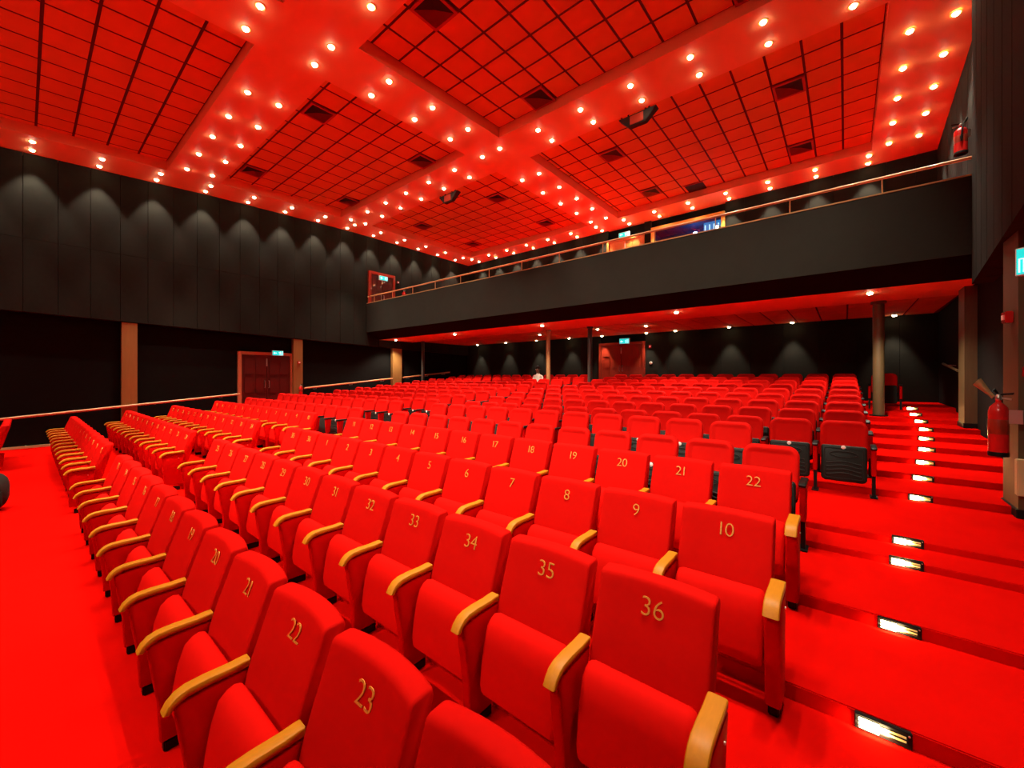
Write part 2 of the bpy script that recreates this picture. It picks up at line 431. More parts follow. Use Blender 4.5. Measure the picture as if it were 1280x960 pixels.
for nm, rows in (('nearest', (-3.1, -2.5)), ('front', (2.98, 3.58)), ('middle', (8.16, 8.78))):
    for si, xs_ in (('left', [-8.95 - 1.19 * k for k in range(6)] if nm == 'middle' else [-9.6 - 1.22 * k for k in range(5)]),
                    ('right', [-5.9 + 1.2 * k for k in range(6)])):
        for k, x in enumerate(xs_):
            for rn, y in zip(('near', 'far'), rows):
                downlight(x, y, cz(y), f'ceiling downlight in the {nm} crosswise band, {si} half, {rn} row, {ORD[k]} from centre', f'downlights in the {nm} crosswise band')
for k in range(15):
    for rn, x in (('wall', -15.90), ('inner', -15.32)):
        downlight(x, 0.15 + 1.2 * (k - 2), cz(0.15 + 1.2 * (k - 2)), f'ceiling downlight along the left wall, {rn} row, {ORD[k]} from the stage', 'downlights along the left wall', watt=LAMP_W * (0.62 if rn == 'wall' else 1), size=64 if rn == 'wall' else 38, blend=0.4 if rn == 'wall' else 0.6)
for k in range(14):
    for rn, y in (('wall', 15.52), ('inner', 14.98)):
        downlight(-15.1 + 1.2 * k, y, ZC, f'ceiling downlight along the back wall, {rn} row, {ORD[k]} from the left', 'downlights along the back wall', watt=LAMP_W * (0.62 if rn == 'wall' else 1), size=64 if rn == 'wall' else 38, blend=0.4 if rn == 'wall' else 0.6)
for k in range(5):
    for rn, x in (('inner', 0.88), ('wall', 1.44)):
        downlight(x, 10.05 + 1.12 * k, ZC, f'ceiling downlight above the balcony right end, {rn} row, {ORD[k]} from the front', 'downlights above the right end of the balcony', watt=LAMP_W * 0.8)

# ---- spotlights and bar added unseen behind the camera to front-light the seats
def added_spot(x, k, ty, w):
    loc = Vector((x, -4.2, Z(4.9))); aim = Vector((x * 0.97 - 0.2, ty, 0.6)) - loc
    q = aim.to_track_quat('-Z', 'Y')
    t = thing('added_spotlight', f'added unseen black spotlight over the stage edge, {ORD[k]} from the right', 'spotlight', loc, 0, 'added spotlights over the stage edge')
    t.rotation_euler = q.to_euler()
    new_obj('housing', lathe('housing', [(.09, -.05), (.12, -.04), (.12, .18), (.08, .30), (.03, .32)], 16), M['black'], t)  # housing of the added, unseen spotlight
    new_obj('lens', lathe('lens', [(.02, -.062), (.07, -.056), (.085, -.0505)], 16), M['lamp'], t)  # lens of the added, unseen spotlight
    new_obj('yoke', tube('yoke', [(-.13, 0, .08), (-.15, .12, .12), (-.10, .24, .16), (.10, .24, .16), (.15, .12, .12), (.13, 0, .08)], .012, 8), M['steel'], t)
    spot('added_beam', (0, 0, -.08), w, 52, 1.0, t, rad=0.09)
for k, (x, ty, w) in enumerate(((-1.6, 6.0, 0.55), (-3.4, 3.8, 1.0), (-5.4, 6.0, 1.0), (-7.6, 3.8, 1.0), (-9.8, 6.0, 1.0), (-12.4, 3.8, 1.0))): added_spot(x, k, ty, ADDED_SPOT_W * w)
t = thing('added_bar', 'added unseen black bar carrying the added spotlights over the stage edge', 'lighting bar', (0, -4.2, Z(5.32)))
new_obj('bar', tube('bar', [(-14, 0, 0), (-1.0, 0, 0)], .025, 10), M['black'], t)
for x in (-13, -8, -3): new_obj('hanger', tube('hanger', [(x, 0, 0), (x, 0, .45)], .01, 6), M['black'], t)
# ------------------------------------------------------------------ balcony
ZT, ZBOT, ZS = Z(3.20), Z(1.95), Z(1.66)
bal = new_obj('balcony_front', extruded('balcony_front', [(YBAL, ZBOT), (YBAL, ZT), (YBAL + 0.14, ZT), (YBAL + 0.14, ZBOT)], (XL + 0.1 - 1.62) / -2, 1, 0.004), M['front'])
bal.location.x = (XL + 0.1 + 1.62) / 2
tag(bal, 'long charcoal cloth balcony front across the hall', kind='structure')
sof = new_obj('ceiling_under_balcony', None)
tag(sof, 'red ceiling under the balcony with smooth front band', kind='structure')
bm = bmesh.new()
sec = [(YBAL + 0.005, ZBOT - 0.002), (10.2, ZS), (10.2, ZS + 0.12), (YBAL + 0.135, ZBOT + 0.12), (YBAL + 0.135, ZBOT - 0.002)]
ra = [bm.verts.new((XL - 0.1, y, z)) for y, z in sec]; rb = [bm.verts.new((1.74, y, z)) for y, z in sec]
for i in range(5): bm.faces.new((ra[i], ra[(i + 1) % 5], rb[(i + 1) % 5], rb[i]))
bm.faces.new(ra); bm.faces.new(rb)
new_obj('sloping_underside', finish(bm, 'sloping_underside'), M['walldark'], sof)
new_obj('smooth_band', box('smooth_band', XL - 0.1, 1.78, 10.2, 12.05, ZS, ZS + 0.3), M['paint'], sof)
gb = new_obj('grid_backing', box('grid_backing', XL - 0.1, 1.95, 12.05, YB + 0.11, ZS + 0.085, ZS + 0.3), M['grid'], sof)
nxs = int((1.85 - XL) / PITCH)
for i in range(nxs):
    for j in range(6):
        new_obj('ceiling_tile', tile_mesh(PITCH - 0.035, PITCH - 0.035), None, gb, (1.85 - PITCH * (i + .5), 12.08 + PITCH * (j + .5), ZS + 0.075))
# balcony floor (raked) hidden behind the front
for k, (y0, zz) in enumerate(((YBAL + 0.14, 2.45), (11.2, 2.75), (12.7, 3.1), (14.2, 3.5))):
    y1 = (11.2, 12.7, 14.2, YB)[k]
    new_obj('balcony_tier', box('balcony_tier', XL + 0.11, 1.74, y0, y1, ZS + 0.32, Z(zz)), M['carpet'], sof)
# rails
rl = thing('balcony_rail', 'golden rail with thin posts along the balcony top', 'railing', (0, YBAL + 0.07, ZT))
new_obj('cap_rail', box('cap_rail', XL + 0.1, 1.60, -0.075, 0.075, 0.0, 0.028, 0.006), M['goldpaint'], rl)
new_obj('top_rail', tube('top_rail', [(XL + 0.1, 0, 0.31), (1.60, 0, 0.31)], 0.026, 10), M['railwood'], rl)
k = 0; x = XL + 0.6
PM = tube('rail_post', [(0, 0, 0.02), (0, 0, 0.31)], 0.010, 8); PM.materials.append(M['brass'])
while x < 1.5:
    new_obj('rail_post', PM, None, rl, (x, 0, 0)); x += 1.35
# posts under the balcony
def floor_at(y):
    z = 0.0
    for yy, zz in steps:
        if y >= yy: z = Z(zz)
    return z
def post(x, y, r, m, label):
    t = thing('support_post', label, 'post', (x, y, floor_at(y)), 0, 'posts under the balcony')
    h = ZS - floor_at(y)
    new_obj('shaft', lathe('shaft', [(r, 0.02), (r, h)], 14), m, t)
    new_obj('base_plate', lathe('base_plate', [(r * 1.6, 0), (r * 1.6, 0.018), (r * 1.05, 0.024)], 14), M['black'], t)
    new_obj('collar', lathe('collar', [(r * 1.02, h - 0.06), (r * 1.35, h - 0.05), (r * 1.35, h - 0.001)], 14), m, t)
post(0.56, 12.02, 0.10, M['pillar'], 'thick dark brown post beside the right aisle steps')
post(-6.55, 12.0, 0.075, M['post'], 'dark post standing just left of the rear double door')
post(-8.12, 11.85, 0.075, M['postgold'], 'bronze post standing right of the seated person')
post(-15.35, 12.0, 0.075, M['post'], 'thin post near the left wall behind the orange column')
# lights below the balcony
for k, x in enumerate((0.37, -3.35, -7.55, -11.7, -15.6)):
    downlight(x, 10.68, ZS, f'large downlight in the smooth band under the balcony, {ORD[k]} from the right', 'downlights in the balcony soffit band', watt=170, size=124)
for k, x in enumerate((1.05, -1.30, -3.1, -4.9, -6.0, -7.9, -9.5, -11.3, -13.2, -15.2)):
    downlight(x, 15.50, ZS + 0.062, f'downlight under the balcony by the back wall, {ORD[k]} from the right', 'downlights by the back wall under the balcony', watt=85, size=60)
for k, (x, y) in enumerate(((-6.9, 13.2), (-5.2, 13.4), (-9.6, 13.4))):
    downlight(x, y, ZS + 0.062, f'downlight in the tiled ceiling under the balcony, {ORD[k]} of the scattered three', 'scattered downlights under the balcony', watt=30, size=120)

# ------------------------------------------------------------------ columns, handrails
def column(y, label, w=0.34):
    t = thing('wall_column', label, 'column', (XL - 0.10, y, 0), 0, 'orange wooden columns on the left wall')
    top = pb(y) - 0.01 if y < YBAL else ZS
    new_obj('shaft', box('shaft', 0, 0.18, -w / 2, w / 2, floor_at(y), top - 0.005, 0.008), M['column'], t)
    new_obj('base', box('base', 0, 0.20, -w / 2 - 0.015, w / 2 + 0.015, floor_at(y), floor_at(y) + 0.10, 0.006), M['column'], t)
    return t
column(2.0, 'orange wood column on the left wall nearest the stage')
column(6.74, 'orange wood column right beside the left double door')
column(11.2, 'orange wood column at the left end under the balcony', 0.5)
def handrail(pts, label):
    t = thing('handrail', label, 'handrail', (0, 0, 0), 0, 'wooden handrails along the left wall')
    new_obj('bar', tube('bar', pts, 0.035, 10), M['railwood'], t)
    n = max(2, int((Vector(pts[-1]) - Vector(pts[0])).length / 1.6))
    for i in range(n + 1):
        f = (i + 0.3) / (n + 0.6); p = Vector(pts[0]).lerp(Vector(pts[-1]), f)
        new_obj('bracket', tube('bracket', [(p.x, p.y, p.z - 0.03), (p.x, p.y, p.z - 0.07), (XL - 0.145, p.y, p.z - 0.09)], 0.012, 6), M['steel'], t)
XRAIL = XL + 0.12
handrail([(XRAIL, -3.0, Z(-1.15)), (XRAIL, -0.4, Z(-1.06)), (XRAIL, 4.78, Z(-0.60))], 'long wooden handrail running from the stage to the left double door')
handrail([(XRAIL, 6.95, Z(-0.44)), (XRAIL, 10.9, Z(-0.08))], 'wooden handrail between the door column and the column under the balcony')
handrail([(XRAIL, 11.5, Z(-0.03)), (XRAIL, 14.4, Z(0.24))], 'short wooden handrail beyond the column under the balcony')

# ------------------------------------------------------------------ doors
def double_door(name, loc, rz, w, h, leafmat, framemat, label, fw=0.11, rows=3, bare=False):
    """opening centred at loc, facing local -y"""
    t = new_obj(name, None, loc=loc, rot=(0, 0, rz)); tag(t, label, kind='structure')
    for s in (-1, 1):
        new_obj('door_jamb', box('door_jamb', s * w / 2 - fw / 2, s * w / 2 + fw / 2, -0.06, 0.05, 0, h, 0.006), framemat, t)
    new_obj('door_head', box('door_head', -w / 2 + fw / 2, w / 2 - fw / 2, -0.06, 0.05, h - fw, h, 0.006), framemat, t)
    lw = w / 2 - fw / 2
    for s in (-1, 1):
        c = s * (lw / 2 + 0.002)
        lf = new_obj('door_leaf', box('door_leaf', c - lw / 2 + 0.004, c + lw / 2 - 0.004, -0.015, 0.035, 0.01, h - fw - 0.006, 0.003), leafmat, t)
        ph = (h - fw - 0.2) / rows
        for r in range(rows):
            for q in (-1, 1):
                pc = c + q * lw * 0.22
                new_obj('raised_panel', box('raised_panel', pc - lw * 0.17, pc + lw * 0.17, -0.032, -0.016, 0.12 + ph * r + 0.04, 0.12 + ph * (r + 1) - 0.05, 0.008), leafmat, lf)
        new_obj('handle', tube('handle', [(s * 0.07, -0.016, h * 0.44), (s * 0.07, -0.07, h * 0.44), (s * 0.07, -0.07, h * 0.55), (s * 0.07, -0.016, h * 0.55)], 0.012, 6), M['steel'], lf)
    new_obj('door_bolt', box('door_bolt', -0.02, 0.02, -0.035, -0.016, h * 0.78, h * 0.90, 0.003), M['steel'], t)
    return t
double_door('door_1', (XL - 0.10, 5.70, floor_at(5.7)), R(90), 1.72, 2.32, M['door'], M['frame'], 'dark double door with pale orange frame in the left wall', 0.11)
double_door('door_2', (-7.15, YB - 0.04, floor_at(15)), 0, 1.90, 2.12, M['doorred'], M['doorred'], 'reddish brown panelled double door in the back wall', 0.10, 4)
double_door('door_3', (XL + 0.14, 10.33, Z(2.45)), R(90), 1.22, 2.22, M['door'], M['doorred'], 'dark red door on the left wall beside the balcony', 0.12)
double_door('door_4', (-6.98, YB - 0.04, Z(3.5)), 0, 1.5, 2.22, M['dooror'], M['dooror'], 'orange lit double door at the back of the balcony', 0.10)

# ------------------------------------------------------------------ projection window
win = new_obj('window_1', None, loc=((WX0 + WX1) / 2, YB, WZ0)); tag(win, 'gold framed projection booth window glowing blue above the balcony', kind='structure')
ww, wh = WX1 - WX0, WZ1 - WZ0
for nm, a in (('frame_side', (-ww / 2 - .06, -ww / 2 + .06, -.06, .13, -.06, wh + .06)), ('frame_side', (ww / 2 - .06, ww / 2 + .06, -.06, .13, -.06, wh + .06)),
              ('frame_head', (-ww / 2 + .06, ww / 2 - .06, -.06, .13, wh - .06, wh + .06)), ('frame_sill', (-ww / 2 + .06, ww / 2 - .06, -.06, .13, -.06, .06))):
    new_obj(nm, box(nm, *a, 0.008), M['gold'], win)
new_obj('window_pane', box('window_pane', -ww / 2 + .06, ww / 2 - .06, .05, .06, .06, wh - .06), M['glass'], win)
bm = bmesh.new()
a = [bm.verts.new((x, y, z)) for x, y, z in ((-1.6, .32, -.3), (1.6, .32, -.3), (1.6, .32, 1.3), (-1.6, .32, 1.3))]
b = [bm.verts.new((x, y, z)) for x, y, z in ((-1.6, 1.8, -.3), (1.6, 1.8, -.3), (1.6, 1.8, 1.3), (-1.6, 1.8, 1.3))]
for i in range(4): bm.faces.new((a[i], a[(i + 1) % 4], b[(i + 1) % 4], b[i]))
bm.faces.new(b)
new_obj('booth_interior', finish(bm, 'booth_interior'), M['booth'], win)
sc_ = thing('booth_screen', 'bright cyan slanted panel inside the projection window', 'screen', ((WX0 + WX1) / 2 + 0.80, YB + 0.45, WZ0 + 0.60))
new_obj('panel', box('panel', -.30, .30, -.02, .02, -.40, .40, 0.01), M['boothscreen'], sc_)
new_obj('stand', box('stand', -.05, .05, -.015, .015, -.8, -.40), M['black'], sc_)
for q in range(4): new_obj('light_strip', box('light_strip', -.26 + .15 * q, -.22 + .15 * q, -.03, -.021, -.36, .3), M['exitw'], sc_)
pj = thing('projector_lamp', 'blue white projector lamp at the right corner of the booth window', 'lamp', ((WX0 + WX1) / 2 + 1.10, YB - 0.16, WZ0 + 0.55))
new_obj('housing', lathe('housing', [(0.07, -0.12), (0.09, -0.08), (0.09, 0.0), (0.06, 0.01)], 14), M['black'], pj, rot=(R(90), 0, 0))
new_obj('lens', lathe('lens', [(0.055, 0.0), (0.055, 0.012), (0.03, 0.025)], 14), M['boothlamp'], pj, rot=(R(90), 0, 0))
new_obj('mount', box('mount', -.02, .02, 0.05, 0.10, -0.36, -0.06), M['black'], pj)
bl = bpy.data.lights.new('booth_glow', 'POINT'); bl.energy = 6; bl.color = (0.25, 0.5, 1.0); bl.shadow_soft_size = 0.1
blo = bpy.data.objects.new('booth_glow', bl); COL.objects.link(blo); blo.location = ((WX0 + WX1) / 2, YB + 1.2, WZ0 + 0.9)

# ------------------------------------------------------------------ exit signs
def exit_sign(loc, rz, label, w=0.36, h=0.16, flip=1):
    t = thing('exit_sign', label, 'exit sign', loc, rz, 'lit exit signs')
    new_obj('housing', box('housing', -w / 2 - .012, w / 2 + .012, -0.02, 0.04, -.012, h + .012, 0.004), M['white'], t)
    new_obj('lit_face', box('lit_face', -w / 2, w / 2, -0.026, -0.0205, 0, h), M['exitg'], t)
    def flat(nm, pts):
        bm = bmesh.new(); a = [bm.verts.new((flip * x, -0.031, z)) for x, z in pts]; b = [bm.verts.new((flip * x, -0.0265, z)) for x, z in pts]
        n = len(pts)
        for i in range(n): bm.faces.new((a[i], a[(i + 1) % n], b[(i + 1) % n], b[i]))
        bm.faces.new(a); bm.faces.new(b); new_obj(nm, finish(bm, nm), M['exitw'], t)
    s = w / 0.36
    flat('arrow', [(x * s, z * s) for x, z in ((-.155, .08), (-.105, .125), (-.105, .095), (-.045, .095), (-.045, .065), (-.105, .065), (-.105, .035))])
    flat('running_figure', [(x * s, z * s) for x, z in ((.035, .03), (.06, .065), (.055, .1), (.025, .085), (.02, .095), (.06, .12), (.085, .115), (.11, .085), (.1, .08), (.082, .095), (.08, .065), (.1, .045), (.11, .025), (.095, .02), (.085, .038), (.065, .05), (.05, .022))])
    flat('figure_head', [(s * (.083 + .012 * math.cos(a * .785)), s * (.135 + .012 * math.sin(a * .785))) for a in range(8)])
    flat('doorway', [(x * s, z * s) for x, z in ((.125, .015), (.125, .145), (.165, .145), (.165, .015), (.155, .015), (.155, .135), (.135, .135), (.135, .015))])
exit_sign((XL - 0.02, 6.05, Z(0.80)), R(90), 'cyan lit exit sign above the left double door')
exit_sign((-6.98, YB - 0.12, floor_at(15) + 2.06), 0, 'cyan lit exit sign above the rear double door under the balcony', 0.40, 0.20)
exit_sign((XL + 0.24, 10.35, Z(4.34)), R(90), 'cyan lit exit sign over the red door left of the balcony', 0.40, 0.18)
exit_sign((-6.98, YB - 0.14, Z(5.72)), 0, 'cyan lit exit sign above the orange door behind the balcony', 0.44, 0.18)
exit_sign((1.312, 5.50, Z(0.90)), R(-38), 'cyan lit exit sign on the right wall pillar', 0.34, 0.22, -1)

# ------------------------------------------------------------------ right aisle pillars
def pillar(name, pts, z0, z1, label, lit_patch=None):
    t = thing(name, label, 'pillar', (0, 0, 0), 0, 'brown pillars on the right wall')
    new_obj('shaft', plan_prism('shaft', pts, z0, z1), M['pillar'], t)
    xs_ = [p[0] for p in pts]; ys_ = [p[1] for p in pts]
    new_obj('base_trim', box('base_trim', min(xs_) - .015, max(xs_), min(ys_) - .015, max(ys_) + .015, z0, z0 + 0.09, 0.004), M['black'], t)
    if lit_patch: new_obj('painted_lit_patch', box('painted_lit_patch', *lit_patch, 0.006), M['cream'], t)  # cream box stands in for the step-lit part of the pillar face
pillar('wall_pillar', [(1.335, 6.36), (1.335, 6.86), (1.66, 6.86), (1.66, 6.36)], floor_at(6.4), Z(1.47), 'brown pillar with a fire extinguisher beside the right aisle', (1.31, 1.45, 6.27, 6.355, floor_at(6.4) + 0.24, floor_at(6.4) + 0.60))
pillar('wall_pillar', [(1.68, 11.0), (1.68, 11.5), (1.95, 11.5), (1.95, 11.0)], floor_at(11.1), ZS, 'brown pillar at the right wall under the balcony edge')
t = thing('alarm_box', 'red fire alarm box high on the right pillar', 'alarm', (1.333, 6.55, Z(0.62)))
new_obj('body', box('body', -0.06, 0.0, -0.07, 0.07, -0.06, 0.06, 0.008), M['red'], t)
new_obj('button', box('button', -0.068, -0.061, -0.03, 0.03, -0.025, 0.025, 0.002), M['white'], t)
t = thing('call_point', 'small red call point above the extinguisher on the right pillar', 'alarm', (1.40, 6.358, Z(0.05)))
new_obj('body', box('body', -0.045, 0.045, -0.04, 0.0, -0.05, 0.05, 0.006), M['red'], t)
new_obj('glass', box('glass', -0.028, 0.028, -0.046, -0.041, -0.025, 0.025, 0.002), M['white'], t)

# ------------------------------------------------------------------ fire extinguishers
def extinguisher(loc, rz, label, s=1.0, big=True):
    t = thing('fire_extinguisher', label, 'fire extinguisher', loc, rz, 'red fire extinguishers')
    t.scale = (s * 0.70, s * 0.70, s) if big else (s, s, s)
    new_obj('cylinder', lathe('cylinder', [(.07, 0), (.088, .012), (.09, .03), (.09, .40), (.08, .44), (.05, .47), (.028, .485), (.026, .505)], 18), M['red'], t)
    new_obj('base_ring', lathe('base_ring', [(.091, .0), (.093, .006), (.093, .035), (.091, .04)], 18), M['black'], t)
    new_obj('paper_label', lathe('paper_label', [(.0905, .20), (.0912, .202), (.0912, .33), (.0905, .332)], 18), M['doorred'], t)
    new_obj('valve', lathe('valve', [(.024, .50), (.03, .51), (.03, .54), (.018, .555)], 12), M['steel'], t)
    new_obj('lever', extruded('lever', [(-.13, .575), (.02, .56), (.02, .545), (-.12, .555)], 0.012, 1, 0.003), M['black'], t)
    new_obj('carry_handle', extruded('carry_handle', [(-.11, .52), (.0, .535), (.0, .522), (-.105, .505)], 0.012, 1, 0.003), M['steel'], t)
    new_obj('hose', tube('hose', [(0, .02, .53), (.05, .06, .58), (.10, .05, .60), (.125, .0, .52), (.12, -.02, .40), (.115, -.03, .28)], 0.012, 8), M['black'], t)
    if big:
        new_obj('horn', lathe('horn', [(.020, 0), (.022, .05), (.036, .14), (.048, .20)], 12), M['horn'], t, (-.02, .04, .53), (R(-45), R(0), 0))
    else:
        new_obj('nozzle', lathe('nozzle', [(.012, 0), (.018, .05), (.02, .08)], 10), M['black'], t, (.115, -.03, .20))
    new_obj('wall_bracket', box('wall_bracket', -.02, .02, -.20, -.088, .30, .42) if big else box('wall_bracket', -.02, .02, .088, .125, .30, .42), M['steel'], t)
extinguisher((1.19, 6.27, Z(-0.80)), R(70), 'red fire extinguisher with brass horn hanging on the right pillar', 1.12)
extinguisher((1.62, 10.9, Z(4.06)), R(-80), 'red fire extinguisher above the balcony rail at the right wall', 1.0, False)
extinguisher((XL + 0.24, 11.45, Z(3.52)), R(90), 'red fire extinguisher above the balcony rail at the left wall', 1.0, False)
extinguisher((XL + 0.20, 6.78, Z(-0.72)), R(90), 'fire extinguisher hanging on the orange column by the left door', 0.75, False)
t = thing('call_point', 'small red call point on the orange column by the left door', 'alarm', (XL + 0.085, 6.76, Z(0.55)))
new_obj('body', box('body', 0, .05, -.05, .05, -.05, .05, 0.006), M['red'], t); new_obj('glass', box('glass', .051, .056, -.03, .03, -.025, .025), M['white'], t)
t = thing('call_point', 'small pink call point on the wall right of the rear door', 'alarm', (-5.95, YB - 0.002, floor_at(15) + 1.9))
new_obj('body', box('body', -.045, .045, -.05, 0, -.06, .06, 0.006), M['red'], t); new_obj('glass', box('glass', -.025, .025, -.056, -.051, -.025, .025), M['white'], t)
t = thing('wall_switch', 'round white switch on the wall right of the rear door', 'switch', (-5.93, YB - 0.002, floor_at(15) + 1.25), 0)
new_obj('plate', lathe('plate', [(.06, 0), (.06, .02), (.05, .028)], 14), M['white'], t, rot=(R(90), 0, 0))
new_obj('rocker', box('rocker', -.02, .02, -.036, -.0285, -.03, .03, 0.003), M['cream'], t)
t = thing('call_point', 'small red call point beside the extinguisher left of the balcony', 'alarm', (XL + 0.10, 11.2, Z(4.42)))
new_obj('body', box('body', 0, .05, -.05, .05, -.05, .05, 0.006), M['red'], t); new_obj('glass', box('glass', .051, .056, -.03, .03, -.025, .025), M['white'], t)
t = thing('handrail', 'dark handrail on the right wall at the top of the aisle', 'handrail', (0, 0, 0))
new_obj('bar', tube('bar', [(1.70, 11.7, Z(0.12)), (1.72, 13.4, Z(0.30))], 0.025, 8), M['pillar'], t)
for y in (11.9, 13.2): new_obj('bracket', tube('bracket', [(1.70, y, Z(0.12 + 0.1 * (y - 11.7))), (1.90, y, Z(0.10 + 0.1 * (y - 11.7)))], 0.01, 6), M['steel'], t)

# ------------------------------------------------------------------ step lights
SL = [(.133, 2.57), (.258, 3.50), (.372, 4.50), (.415, 4.90), (.655, 6.50), (.762, 7.34), (.872, 8.18), (.978, 9.02), (1.065, 9.86), (1.15, 10.70), (1.17, 11.54), (1.175, 12.38), (1.20, 13.22)]
al = bpy.data.lights.new('step_lamp', 'AREA'); al.shape = 'RECTANGLE'; al.size = 0.10; al.size_y = 0.03; al.energy = 1.6; al.color = (1.0, 0.72, 0.35)
hb = box('housing', -.10, .10, -.012, .02, -.036, .036, 0.003); hb.materials.append(M['black'])
lb = box('lens', -.085, -.012, -.0165, -.0125, -.024, .024, 0.001); lb.materials.append(M['steplamp'])
le = box('lens_end', -.011, .080, -.0165, -.0125, -.018, .018, 0.001); le.materials.append(M['steplens'])
lv_ = box('louvre', -.09, .085, -.021, -.0125, -.0025, .0025); lv_.materials.append(M['black'])
scw = lathe('screw', [(.004, 0), (.004, .004)], 8); scw.materials.append(M['steel'])
for k, (x, y) in enumerate(SL):
    zl = floor_at(y - 0.02) + 0.04
    t = thing('step_light', f'small glowing step light in the right aisle riser, {ORD[k]} from the stage', 'step light', (x, y - 0.004, zl), 0, 'step lights in the right aisle')
    new_obj('housing', hb, None, t); new_obj('lens', lb, None, t); new_obj('lens', le, None, t)
    for q in (-.012, .006): new_obj('louvre', lv_, None, t, (0, 0, q))
    new_obj('screw', scw, None, t, (.09, -.012, .024), (R(90), 0, 0))
    lo = bpy.data.objects.new('step_lamp', al); COL.objects.link(lo); lo.parent = t
    lo.location = (-.03, -0.03, 0); lo.rotation_euler = (R(70), 0, 0)

# ------------------------------------------------------------------ seats with numbers (front rows)
PIT = 0.55
backp = [(-.105, .37), (-.098, .45), (-.078, .55), (-.046, .65), (-.020, .72), (.002, .78), (.020, .83), (.031, .862), (.038, .876), (.051, .884), (.106, .886), (.120, .878), (.125, .858), (.10, .77), (.062, .62), (.018, .45), (-.02, .37)]
A_BACK = extruded('backrest', backp, 0.246, 8, 0.014, 0.032, None, 50); A_BACK.materials.append(M['fabric'])
seatp = [(-.122, .555), (-.136, .578), (-.160, .585), (-.190, .575), (-.222, .545), (-.248, .46), (-.266, .35), (-.276, .25), (-.268, .205), (-.235, .19), (-.19, .20), (-.16, .26), (-.138, .38), (-.125, .48)]
seatp = [(y, z - .028 * min(1, max(0, (z - .25) / .25))) for y, z in seatp]
A_SEAT = extruded('seat', seatp, 0.225, 6, 0.03, 0.0, None, 50); A_SEAT.materials.append(M['fabric'])
armp = [(-.088, .618), (-.088, .650), (-.11, .651), (-.16, .648), (-.25, .650), (-.31, .646), (-.345, .634), (-.372, .610), (-.388, .580), (-.368, .572), (-.345, .596), (-.31, .612), (-.24, .617), (-.14, .616)]
armp = [(y, z - .045) for y, z in armp]
A_ARM = extruded('armrest', armp, 0.028, 1, 0.008, 0, None, 35); A_ARM.materials.append(M['wood'])
sidep = [(-.352, .585), (-.335, .45), (-.312, .25), (-.302, .055), (-.140, .055), (-.135, .25), (-.125, .45), (-.09, .612), (-.25, .612), (-.335, .602)]
sidep = [(y, z - (.045 if z > .4 else 0)) for y, z in sidep]
A_SIDE = extruded('side_panel', sidep, 0.027, 1, 0.012, 0, None, 40); A_SIDE.materials.append(M['side'])
endp = [(-.352, .585), (-.340, .30), (-.335, .09), (.03, .09), (.05, .35), (.05, .36), (-.105, .37), (-.09, .612), (-.25, .612), (-.335, .602)]
endp = [(y, z - (.045 if z > .4 else 0)) for y, z in endp]
A_END = extruded('end_panel', endp, 0.027, 1, 0.012, 0, None, 40); A_END.materials.append(M['side'])
A_FOOT = box('foot', -.024, .024, -.29, -.14, 0, .056, 0.006); A_FOOT.materials.append(M['black'])
A_BOLT = lathe('bolt', [(.006, 0), (.006, .006)], 8); A_BOLT.materials.append(M['steel'])
DIG = {}
for n in range(10):
    cu = bpy.data.curves.new('digit', 'FONT'); cu.body = str(n); cu.size = 0.112; cu.offset = -0.0016; cu.align_x = 'CENTER'; cu.align_y = 'CENTER'
    cu.extrude = 0.0015; cu.resolution_u = 4
    tmp = bpy.data.objects.new('tmp_digit', cu); COL.objects.link(tmp)
    dg = bpy.context.evaluated_depsgraph_get()
    DIG[n] = bpy.data.meshes.new_from_object(tmp.evaluated_get(dg)); DIG[n].name = 'digit'
    bpy.data.objects.remove(tmp); DIG[n].materials.clear(); DIG[n].materials.append(M['number'])
def seat_a(x, y, z, n, label, group, last=False, broad=False, first=False):
    t = thing('numbered_seat', label, 'seat', (x, y, z), 0, group)
    new_obj('backrest', A_BACK, None, t); new_obj('seat', A_SEAT, None, t)
    for i, ch in enumerate(str(n) if n else ''):
        new_obj('digit', DIG[int(ch)], None, t, ((i - (len(str(n)) - 1) / 2) * (0.046 if '1' in str(n) else 0.054), -0.0035, .782), (R(90 - 17), 0, 0))
    sides = [-PIT / 2] + ([PIT / 2] if last else [])
    for sx in sides:
        ar = new_obj('armrest', A_ARM, None, t, (sx, 0, 0))
        if sx > 0: ar.scale.x = 1.25
        if broad and sx > 0:
            new_obj('end_panel', A_END, None, t, (sx, 0, 0))
        else:
            sd = new_obj('side_panel', A_SIDE, None, t, (sx, 0, 0))
            if sx > 0: sd.scale.x = 1.3
        new_obj('foot', A_FOOT, None, t, (sx, 0, 0))
        if last and sx > 0: new_obj('bolt', A_BOLT, None, t, (sx + (.0268 if broad else .0349), -.16, .50), (0, R(90), 0))
    return t
AROWS = {1: (.733, 0.0), 2: (1.717, Z(-1.776)), 3: (2.668, Z(-1.693)), 4: (3.683, Z(-1.611))}
ARIGHT = {1: -1.242 + PIT, 2: -.637, 3: -.553, 4: -.562}
ARIGHT[1] = -1.242 + 0.0
nums = {1: list(range(24, 12, -1)), 2: list(range(36, 24, -1)), 3: list(range(10, 0, -1)) + [36, 35], 4: list(range(22, 10, -1))}
lnums = {1: list(range(12, 0, -1)), 2: list(range(24, 12, -1)), 3: list(range(34, 22, -1)), 4: list(range(10, 0, -1)) + [36, 35]}
RW = {1: 'first', 2: 'second', 3: 'third', 4: 'fourth'}
